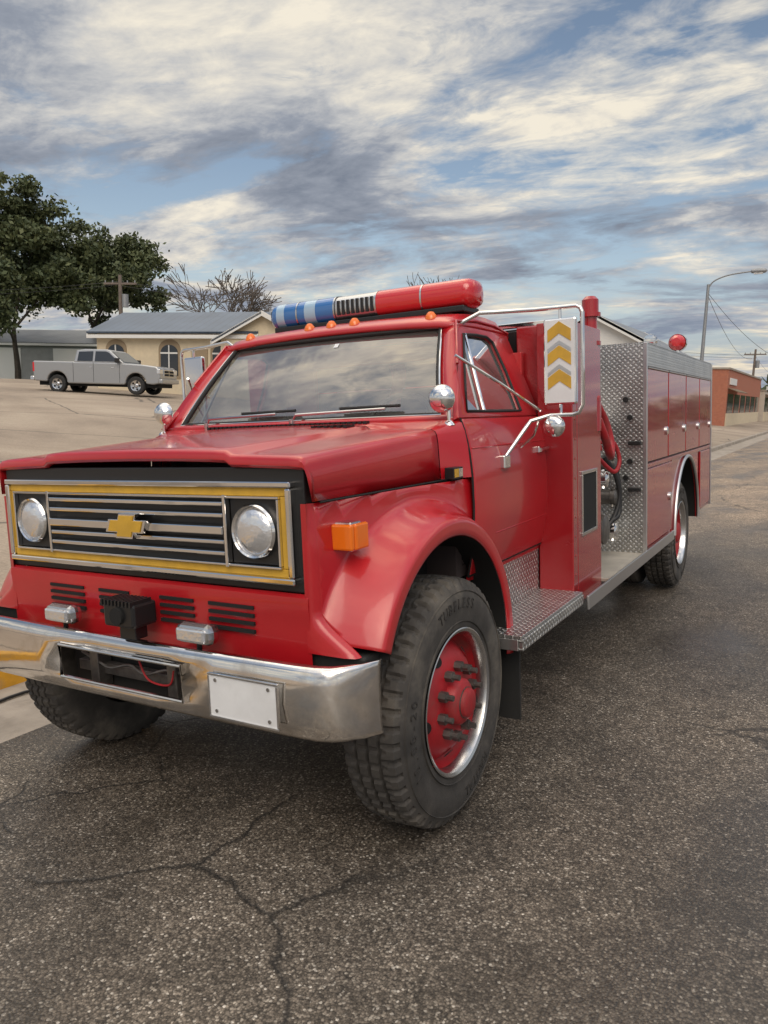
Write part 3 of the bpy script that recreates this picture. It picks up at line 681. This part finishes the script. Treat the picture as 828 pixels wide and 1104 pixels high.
# ---- rear body
boxes('rear_body_core',[((-1.20,1.20),(3.0,6.30),(1.26,2.12)),((.75,1.20),(3.0,4.085),(.62,1.259)),((-1.20,-.75),(3.0,4.085),(.62,1.259)),((.75,1.20),(5.555,6.30),(.62,1.259)),((-1.20,-.75),(5.555,6.30),(.62,1.259)),((-.749,.749),(3.0,6.30),(.85,1.259))],REDB,P)
yw,zw,rw=4.82,.58,.655
for sg in (-1,1):
    X=lambda a,b:(sg*a,sg*b)
    box('body_front_plate',X(.76,1.222),(2.984,2.998),(.60,2.146),DPX,P,.003)
    box('body_top_band',X(1.201,1.222),(2.999,6.325),(1.985,2.146),DPY,P,.003)
    box('body_mid_rail',X(1.201,1.218),(2.999,6.325),(1.245,1.275),REDB,P,.003)
    box('body_corner_trim',X(1.2,1.228),(2.980,3.010),(.60,2.15),ALU,P,.003)
    box('body_rear_trim',X(1.2,1.228),(6.30,6.332),(.62,2.15),ALU,P,.003)
    ys=[3.02,3.84,4.69,5.49,6.29]
    for a,b in zip(ys[:-1],ys[1:]):
        box('door_shadow_gap',X(1.2005,1.2025),(a+.004,b-.004),(1.278,1.98),BLKM,P,0)
        box('compartment_door',X(1.203,1.221),(a+.018,b-.018),(1.29,1.968),REDB,P,.005)
        lathe('door_latch',[(0,.035),(sg*.012,.035),(sg*.016,.028),(sg*.016,0)],(sg*1.220,b-.09,1.50),CHR,P,20)
        tube('door_drip',[(sg*1.222,a+.018,1.975),(sg*1.222,b-.018,1.975)],.006,ALU,P,6)
    box('compartment_door_low',X(1.203,1.219),(3.05,4.02),(.66,1.235),REDB,P,.005)
    box('compartment_door_low',X(1.203,1.219),(5.61,6.27),(.66,1.235),REDB,P,.005)
    lathe('door_latch',[(0,.035),(sg*.012,.035),(sg*.016,.028),(sg*.016,0)],(sg*1.218,3.92,.95),CHR,P,20)
    V=[];F=[]
    N=32
    for i in range(N+1):
        a=math.pi*i/N; y=yw-math.cos(a)*rw; z=zw+math.sin(a)*rw
        yo=yw-(.736)*math.copysign(min(1,abs(math.cos(a))*1.45),math.cos(a)); zo=min(1.243,zw+math.sin(a)*1.45*.665) 
        V+=[(sg*1.205,y,z),(sg*1.205,yo,max(zo,z if abs(math.cos(a))<.3 else zo))]
    for i in range(N): F.append((2*i,2*i+1,2*i+3,2*i+2))
    mk('rear_wheel_arch',V,F,REDB,P,solid=.012)
    tube('rear_arch_trim',[(sg*1.218,yw-math.cos(math.pi*i/N)*rw,zw+math.sin(math.pi*i/N)*rw) for i in range(N+1)],.016,ALU,P,8)
    grid('rear_arch_liner',[[(sg*x,yw-math.cos(math.pi*i/N)*(rw+.01),zw+math.sin(math.pi*i/N)*(rw+.01)) for x in (1.2,.6)] for i in range(N+1)],BLKM,P)
boxes('body_top_plate',[((-1.222,1.222),(2.984,6.325),(2.147,2.155))],DPZ,P)
box('hose_bed_wall',(-.75,.75),(3.05,6.25),(2.156,2.20),ALU,P,.004)
box('tailboard',(-1.15,1.15),(6.33,6.70),(.58,.62),DPZ,P,.004)
for x in (-1.0,1.0): box('tail_light',(x-.06,x+.06),(6.325,6.34),(1.0,1.25),LENSR,P,.003)
for i,z in enumerate((1.18,1.30,1.75,1.62)):
    cyl('front_plate_fitting',(1.08+.03*(i%2),2.96,z),(1.08+.03*(i%2),2.984,z),.020,BLK,P,12)
for z in (1.42,1.08): box('front_plate_handle',(1.10,1.19),(2.945,2.983),(z,z+.03),BLK,P,.006)
cyl('beacon_post',(1.05,5.25,2.15),(1.05,5.25,2.26),.02,CHR,P,12)
lathe('beacon_lamp',[(-.08,0),(-.075,.04),(-.045,.070),(0,.080),(.05,.080),(.07,.07),(.075,0)],(1.05,5.25,2.32),LENSR,P,32,'y')
lathe('beacon_ring',[(-.02,.083),(.02,.088),(.03,.083)],(1.05,5.25,2.32),CHR,P,32,'y')
cyl('spot_post',(.95,4.5,2.15),(.95,4.5,2.24),.015,CHR,P,12)
lathe('spot_lamp',[(-.06,0),(-.055,.05),(-.02,.062),(.03,.05),(.06,.02),(.065,0)],(.95,4.5,2.29),CHR,P,24,'y')

# ================================================================ SETTING
def local(o_loc,ang,name,zb=0):
    e=empty(name); e.location=(o_loc[0],o_loc[1],zb); e.rotation_euler=(0,0,ang); return e
def seamroof(name,col):
    m,g,p,tc=newmat(name); L=m.node_tree.links
    s=g.n('ShaderNodeSeparateXYZ',{0:tc}); f=g.m('FRACT',g.m('MULTIPLY',s.outputs[0],2.2)); r=g.ramp(f,[(.0,1.),(.06,1.),(.10,0.),(1.,0.)])
    c=g.mix(g.m('MULTIPLY',r,.45),col,(.02,.025,.03)); L.new(g.mix(1.,c,g.ramp(g.noise(tc,.8,4),[(.3,.85),(.7,1.15)]),'MULTIPLY'),p.inputs['Base Color'])
    p.inputs['Roughness'].default_value=.38; p.inputs['Metallic'].default_value=.35
    return m
ROOFB=seamroof('blue_metal_roof',(.085,.12,.175)); ROOFG=seamroof('grey_metal_roof',(.22,.23,.24))
STUC=mat('cream_stucco',(.62,.53,.38),.85,var=(3,.08)); TRIM=mat('tan_trim',(.30,.23,.15),.8); WTR=mat('white_trim',(.7,.7,.68),.6)
SID=mat('grey_siding',(.26,.27,.27),.7,var=(2,.1)); WIN=mat('dark_window',(.02,.025,.03),.08,spec=.8)
def brickmat():
    m,g,p,tc=newmat('red_brick'); L=m.node_tree.links
    s=g.n('ShaderNodeSeparateXYZ',{0:tc}); v=g.n('ShaderNodeCombineXYZ',{0:g.m('ADD',s.outputs[0],s.outputs[1]),1:s.outputs[2]}).outputs[0]
    b=g.n('ShaderNodeTexBrick',{'Vector':v,'Color1':(.36,.10,.05),'Color2':(.44,.14,.07),'Mortar':(.3,.27,.24),'Scale':4.,'Mortar Size':.015}); L.new(b.outputs[0],p.inputs['Base Color']); p.inputs['Roughness'].default_value=.85
    return m
BRK=brickmat()
def gable(name,loc,ang,Lx,Dy,H,rise,wall,roof,trim,zb,ov=.35,e=None,z0=0):
    if e is None: e=local(loc,ang,name,zb)
    else:
        e2=empty('wing',e); e2.location=(loc[0],loc[1],z0); e2.rotation_euler=(0,0,ang); e=e2
    V=[(0,0,-1),(Lx,0,-1),(Lx,Dy,-1),(0,Dy,-1),(0,0,H),(Lx,0,H),(Lx,Dy,H),(0,Dy,H),(0,Dy/2,H+rise),(Lx,Dy/2,H+rise)]
    mk('walls',V,[(0,1,5,4),(1,2,6,9,5),(2,3,7,6),(3,0,4,8,7)],wall,e)
    k=rise/(Dy/2); zo=H-ov*k+.03
    for s in (0,1):
        y0=-ov if s==0 else Dy+ov
        V=[(-ov,y0,zo),(Lx+ov,y0,zo),(Lx+ov,Dy/2,H+rise+.03),(-ov,Dy/2,H+rise+.03)]
        mk('roof_slope',V,[(0,1,2,3)],roof,e,solid=.10)
        box('fascia',(-ov,Lx+ov),(y0-.03,y0+.03),(zo-.24,zo-.06),trim,e,0)
    for x in (-ov,Lx+ov):
        for s in (0,1):
            y0=-ov if s==0 else Dy+ov
            V=[(x,y0,zo-.22),(x,Dy/2,H+rise-.19),(x,Dy/2,H+rise+.05),(x,y0,zo+.02)]
            mk('barge_board',V,[(0,1,2,3)],trim,e,solid=.05)
    return e
def archwin(e,x,z0,w_,h,y=-.02):
    pts=[(x-w_/2,z0),(x+w_/2,z0)]+[(x+w_/2*math.cos(a),z0+h+w_/2*math.sin(a)*.8) for a in [math.pi*k/12 for k in range(13)]]
    def pr(nm,s,y0,m):
        cx_,cz=x,z0+h/2
        V=[(cx_+(a-cx_)*s,y0,cz+(b-cz)*s) for a,b in pts]; n=len(V)
        mk(nm,V+[(a,.05,b) for a,_,b in V],[tuple(range(n))]+[(i,(i+1)%n,n+(i+1)%n,n+i) for i in range(n)],m,e)
    pr('window_trim',1.28,-.03,TRIM); pr('window_pane',1.,-.06,WIN)
    box('mullion',(x-.03,x+.03),(-.09,-.061),(z0,z0+h+w_*.38),WTR,e,0); box('mullion_h',(x-w_/2,x+w_/2),(-.085,-.062),(z0+h*.95,z0+h*1.02),WTR,e,0)
A=(-31.8,24.2); ang=math.atan2(1.8,7.2)
b1=gable('cream_office_building',A,ang,9.2,5.6,2.95,1.15,STUC,ROOFB,WTR,1.78)
for x in (1.2,4.4,7.4): archwin(b1,x,.75,1.0,1.15)
box('door',(5.7,6.6),(-.05,.03),(0,2.1),TRIM,b1,0)
gable('wing',(12.3,-.3),math.pi/2,5.6,4.8,2.75,1.2,STUC,ROOFB,WTR,0,e=b1,z0=-.1)
b2=gable('grey_shed',(-62,34),math.radians(20),24,9,3.2,1.3,SID,ROOFG,WTR,2.2)
boxes('shed_doors',[((3,6),(-.05,.02),(0,2.7)),((9,12),(-.05,.02),(0,2.7)),((17,18),(-.05,.02),(0,2.1))],WTR,b2)
b3=gable('white_house',(-4.9,31.),math.radians(90),9,5.,3.95,1.3,WTR,ROOFG,WTR,.3)
def shop(name,x,y0,y1,H,D,wall,zb,awn,low):
    e=local((0,0),0,name,zb)
    box('walls',(x-D,x),(y0,y1),(-1,H),wall,e,0)
    box('parapet',(x-D-.08,x+.08),(y0-.08,y1+.08),(H+.001,H+.14),CONC,e,0)
    box('render_band',(x+.001,x+.05),(y0+.3,y1-.3),(0,1.0),low,e,0)
    n=max(2,int((y1-y0)/4)); V=[]
    for k in range(n):
        a=y0+.6+k*(y1-y0-.6)/n; b=a+(y1-y0)/n-1.; V.append(((x+.002,x+.04),(a,b),(1.01,2.5)))
    boxes('shop_windows',V,WIN,e)
    mk('awning',[(x,y0+.4,2.9),(x,y0+6.4,2.9),(x+.8,y0+6.4,2.6),(x+.8,y0+.4,2.6)],[(0,1,2,3)],awn,e,solid=.05)
    box('sign_band',(x+.002,x+.08),(y0+1,y0+5),(3.2,3.7),WTR,e,0)
    boxes('end_windows',[((x-3.6,x-2.4),(y0-.04,y0-.001),(1,2.3)),((x-6.6,x-5.4),(y0-.04,y0-.001),(1,2.3))],WIN,e)
    return e
AWN=mat('awning_cloth',(.20,.15,.10),.8); LT=mat('light_render',(.50,.45,.38),.85,var=(2,.1))
shop('brick_shop',-5.4,60,86,4.3,14,BRK,.15,AWN,STUC); shop('rendered_shop',-5.0,87,112,3.2,12,LT,.15,AWN,STUC); shop('brick_shop',-6,114,135,3.6,12,BRK,.15,AWN,LT)
GALV=mat('galvanised_steel',(.30,.31,.32),.5,.6); WOOD=mat('weathered_wood',(.16,.13,.11),.9,var=(3,.2))
e=local((-4.1,38.7),0,'street_lamp',gz(-4.1))
tube('pole',[(0,0,0),(0,0,4),(0,0,7.6)],[.11,.09,.07],GALV,e,14)
tube('arm',smoothpts([(0,0,7.4),(.25,0,7.75),(.9,0,8.0),(1.9,0,8.12)]),.035,GALV,e,8)
lathe('lamp_head',[(-.35,.02),(-.3,.09),(0,.13),(.3,.10),(.38,.02)],(2.2,0,8.12),GALV,e,16,'x'); box('lens',(2.0,2.4),(-.08,.08),(7.98,8.03),WHT,e,.01)
def upole(x,y,h,name='utility_pole',rot=0):
    e=local((x,y),rot,name,gz(x)); tube('pole',[(0,0,-.2),(0,0,h)],[.16,.11],WOOD,e,10); box('crossarm',(-1.1,1.1),(-.06,.06),(h-.6,h-.48),WOOD,e,0)
    for q in (-1,-.5,.5,1): cyl('insulator',(q,0,h-.48),(q,0,h-.34),.04,GALV,e,8)
    lathe('transformer',[(-.4,.0),(-.4,.2),(.4,.2),(.42,.0)],(.32,0,h-1.6),GALV,e,14,'z')
    return e
upole(-6.6,90,7.6); upole(-38.0,31.0,6.9,rot=.4); upole(-7.6,150,8)
def wire(pts,name):
    V=[];F=[]
    for a,b,sag in pts:
        a=Vector(a);b=Vector(b); q=[a.lerp(b,t/16)-Vector((0,0,sag*4*(t/16)*(1-t/16))) for t in range(17)]
        v,f=tubeg(q,.014,4); n=len(V); V+=v; F+=[tuple(i+n for i in z) for z in f]
    mk(name,V,F,BLK)
wire([((-38,31,8.55),(-6.6,90,7.2),.9),((-38.4,30.8,8.35),(-6.9,90,6.9),.9),((-38,31,8.55),(-75,20,9.6),1.),((-38,31,8.35),(-75,20,9.2),1.),((-4.1,38.7,7.2),(-6.6,90,7.0),1.2),((-6.6,90,7.2),(-7.6,150,7.4),1.),((-4.1,38.7,7.3),(-2,52,5),.3)],'overhead_wires')

# ---- trees
BARK=mat('bark',(.075,.06,.048),.95,var=(6,.3),bump=(18,1.,.02)); BARKG=mat('grey_bark',(.13,.11,.095),.95,var=(6,.2))
def leafmat(name,c0,c1,c2):
    m,g,p,tc=newmat(name); L=m.node_tree.links
    oi=g.n('ShaderNodeNewGeometry').outputs['Random Per Island']; nz=g.noise(tc,.5,3)
    c=g.ramp(g.m('ADD',g.m('MULTIPLY',oi,.5),g.m('MULTIPLY',nz,.6)),[(.2,c0),(.5,c1),(.85,c2)]); L.new(c,p.inputs['Base Color']); p.inputs['Roughness'].default_value=.7
    return m
LEAF=leafmat('leaves',(.038,.055,.024),(.070,.092,.036),(.13,.145,.06)); LEAF2=leafmat('leaves_yellowish',(.05,.06,.02),(.09,.10,.03),(.14,.14,.05))
def branch(V,F,p,d,l,r,depth,tips,spread=.6,bare=False):
    n=4; pts=[p.copy()]; dd=d.copy()
    for i in range(n):
        dd=(dd+Vector((random.gauss(0,.10),random.gauss(0,.10),random.gauss(.02,.06)))).normalized(); pts.append(pts[-1]+dd*l/n)
    rr=[r*(1-.45*i/n) for i in range(n+1)]
    if bare: rr=[max(q,.024) for q in rr]
    v,f=tubeg(pts,rr,6 if depth>1 else 4); k=len(V); V+=v; F+=[tuple(i+k for i in q) for q in f]
    if depth<=0: tips.append(pts[-1]); return
    if depth<=2: tips.append(pts[2]); tips.append(pts[-1])
    for c in range(random.choice((3,3,4)) if depth>1 else random.choice((2,3,4))):
        a=random.uniform(0,2*math.pi); sp_=random.uniform(spread*.5,spread*1.2)
        t=dd.orthogonal().normalized(); t.rotate(Matrix.Rotation(a,3,dd)); nd=(dd*math.cos(sp_)+t*math.sin(sp_)).normalized()
        st=pts[-1] if c<2 else pts[random.choice((2,3))]
        branch(V,F,st,nd,l*random.uniform(.62,.85),rr[-1]*.74,depth-1,tips,spread,bare)
def tree(name,x,y,h,seed,leaf=LEAF,nl=16000,bare=False,depth=4,ls=.26,cl=.75,lean=0,sxy=1.):
    random.seed(seed); r=np.random.default_rng(seed)
    e=empty(name); e.location=(x,y,gz(x)); V=[];F=[];tips=[]
    branch(V,F,Vector((0,0,-.2)),Vector((lean,0,1)).normalized(),h*.27,h*.022,depth,tips,.62,bare)
    zm=max(t.z for t in tips); s=h*.93/zm; sc=Vector((s*sxy,s*sxy,s))
    V=[Vector((v[0]*sc[0],v[1]*sc[1],v[2]*sc[2])) for v in V]; mk('trunk_and_limbs',V,F,BARKG if bare else BARK,e,smooth=60)
    if bare: return e
    tp=np.array([[t.x*sc[0],t.y*sc[1],t.z*sc[2]] for t in tips])
    wgt=r.random(len(tp))**1.4; wgt/=wgt.sum(); idx=r.choice(len(tp),nl,p=wgt)
    dirs=r.normal(size=(nl,3)); dirs/=np.linalg.norm(dirs,axis=1)[:,None]
    c=tp[idx]+dirs*(r.random((nl,1))**.6)*cl*np.array([1,1,.65])
    c=c[c[:,2]>h*.14]; n=len(c)
    a=r.normal(size=(n,3)); a/=np.linalg.norm(a,axis=1)[:,None]; b=np.cross(a,r.normal(size=(n,3))); b/=np.linalg.norm(b,axis=1)[:,None]
    sz=ls*(.5+r.random((n,1)))*.5
    q=np.stack([c-a*sz,c+b*sz*.6,c+a*sz,c-b*sz*.6],1).reshape(-1,3)
    me=bpy.data.meshes.new('foliage'); me.vertices.add(4*n); me.vertices.foreach_set('co',q.ravel()); me.loops.add(4*n); me.loops.foreach_set('vertex_index',np.arange(4*n,dtype=np.int32))
    me.polygons.add(n); me.polygons.foreach_set('loop_start',np.arange(0,4*n,4,dtype=np.int32)); me.update(calc_edges=True); me.validate(); me.materials.append(leaf)
    link(bpy.data.objects.new('foliage',me),e); return e
tree('deciduous_tree',-55.0,31.5,16.0,11,nl=30000,cl=1.15,ls=.33)
tree('deciduous_tree',-53.0,33.5,14.0,23,nl=24000,cl=1.1,ls=.33,sxy=.85)
tree('deciduous_tree',-53.5,41.0,14.0,77,nl=26000,cl=1.05,ls=.32,sxy=.72)
tree('deciduous_tree',-66,36.,14.,31,nl=16000,cl=1.1,ls=.4)
tree('bare_tree',-44.0,44.6,10.6,8,bare=True,depth=5)
tree('bare_tree',-41.5,46.8,9.0,18,bare=True,depth=5)
tree('bare_tree',-33,66,13.,28,bare=True,depth=5)
tree('street_tree',-6.5,150,8,41,LEAF2,nl=5000,cl=1.1,ls=.5); tree('street_tree',-3.6,140,6.5,42,LEAF,nl=5000,cl=1.1,ls=.5)
r=np.random.default_rng(3); pts=[]
for k in range(420):
    a=math.radians(r.uniform(-75,60)); R_=r.uniform(240,330); pts.append((math.sin(a)*R_,math.cos(a)*R_,2+r.uniform(0,5)))
V=[];F=[]
for (x,y,z) in pts:
    for j in range(26):
        c=np.array([x,y,z])+r.normal(size=3)*np.array([4.,4.,1.9]); a=r.normal(size=3)*1.1; b=r.normal(size=3)*1.1; n=len(V); V+=[c-a,c+b,c+a,c-b]; F.append((n,n+1,n+2,n+3))
me=bpy.data.meshes.new('distant_tree_line'); me.from_pydata([tuple(v) for v in V],[],F); me.materials.append(LEAF); link(bpy.data.objects.new('distant_tree_line',me))

# ---- pickup
SIL=mat('silver_paint',(.36,.37,.38),.28,.5,coat=.6)
def pickup(loc,ang):
    e=local(loc,ang,'pickup_truck',gz(loc[0]))
    def arch(cx,r=.46,z0=.48,n=12):
        return [(cx-r*math.cos(math.pi*k/n),z0+r*math.sin(math.pi*k/n)*.98) for k in range(n+1)]
    bot=[(-2.85,.62),(-2.80,.50)]+arch(-1.75)+[(-1.25,.42),(1.30,.42)]+arch(1.85)+[(2.62,.45),(2.88,.50)]
    top=[(2.95,.75),(2.93,1.08),(2.80,1.22),(2.2,1.29),(1.35,1.33),(1.0,1.35),(-.95,1.35),(-1.0,1.36),(-2.85,1.36)]
    prof=bot+top; n=len(prof)
    V=[(x,y,z) for y in (-.98,.98) for x,z in prof]
    F=[tuple(range(n)),tuple(range(2*n-1,n-1,-1))]+[(i,(i+1)%n,n+(i+1)%n,n+i) for i in range(n)]
    mk('body',V,F,SIL,e,bevel=.05)
    cab=[(-.98,1.34),(-.90,1.86),(-.55,1.92),(.45,1.92),(.62,1.88),(1.32,1.34)]
    def X(y,z): return y*(1-.17*(z-1.34)/.58)
    V=[(x,X(sy*.93,z),z) for sy in (-1,1) for x,z in cab]; n=6
    mk('cab',V,[tuple(range(n)),tuple(range(2*n-1,n-1,-1))]+[(i,(i+1)%n,n+(i+1)%n,n+i) for i in range(n)],SIL,e,bevel=.04)
    for sy in (-1,1):
        for poly in ([(-.82,1.40),(-.78,1.80),(-.12,1.83),(-.12,1.40)],[(-.02,1.40),(-.02,1.83),(.46,1.83),(.60,1.78),(1.05,1.40)]):
            mk('side_window',[(x,X(sy*.945,z),z) for x,z in poly],[tuple(range(len(poly)))],WIN,e)
        box('door_handle',(-.25,-.12),(sy*.98,sy*1.0),(1.12,1.15),CHR,e,.005); box('door_handle',(.75,.88),(sy*.98,sy*1.0),(1.12,1.15),CHR,e,.005)
        boxes('panel_gaps',[((x,x+.015),(sy*.975,sy*.983),(.5,1.33)) for x in (-1.0,-.07,1.12)],BLKM,e)
        box('mirror',(1.0,1.15),(sy*.98,sy*1.18),(1.35,1.55),BLK,e,.02)
        box('headlight',(2.80,2.945),(sy*.62,sy*.985),(.92,1.12),HEADG,e,.02); box('tail_light',(-2.87,-2.78),(sy*.88,sy*.985),(.9,1.3),LENSR,e,.01)
        for cx in (-1.75,1.85):
            lathe('tyre',[(-.12,.24),(-.12,.36),(-.09,.39),(.09,.39),(.12,.36),(.12,.24)],(cx,sy*.87,.39),RUB,e,36,'y')
            lathe('rim',[(sy*.10,.25),(sy*.12,.245),(sy*.09,.22),(sy*.07,.10),(sy*.11,.05),(sy*.11,0)],(cx,sy*.87,.39),CHRD,e,24,'y')
            for k in range(5):
                an=2*math.pi*k/5; cyl('rim_gap',(cx+.16*math.cos(an),sy*.96,.39+.16*math.sin(an)),(cx+.16*math.cos(an),sy*.968,.39+.16*math.sin(an)),.045,BLKM,e,10)
    mk('windscreen',[(1.27,-.85,1.40),(1.27,.85,1.40),(.70,.76,1.85),(.70,-.76,1.85)],[(0,1,2,3)],WIN,e)
    box('rear_window',(-.965,-.94),(-.65,.65),(1.45,1.78),WIN,e,0)
    box('bed_inside',(-2.75,-1.1),(-.86,.86),(1.355,1.365),BLKM,e,0)
    box('grille',(2.93,2.965),(-.55,.55),(.80,1.10),CHR,e,.01); boxes('grille_holes',[((2.96,2.97),(a,a+.48),(b,b+.11)) for a in (-.51,.03) for b in (.83,.96)],BLKM,e)
    box('front_bumper',(2.86,3.05),(-.97,.97),(.50,.70),SIL,e,.05); box('rear_bumper',(-3.02,-2.84),(-.95,.95),(.52,.70),CHR,e,.03)
    box('underside',(-2.7,2.8),(-.75,.75),(.32,.6),BLKM,e,0)
    return e
pickup((-26.2,20.2),math.atan2(.42,.91))
v,f=tubeg(smoothpts([(-1.7,-1.6,gz(-1.7)+.015),(-1.9,-.6,gz(-1.9)+.015),(-2.05,.1,gz(-2.05)+.015),(-1.75,.7,gz(-1.75)+.015),(-2.0,1.6,gz(-2.0)+.015)]),.011,8); mk('ground_cable',v,f,BLK,None,smooth=60)
print('done')
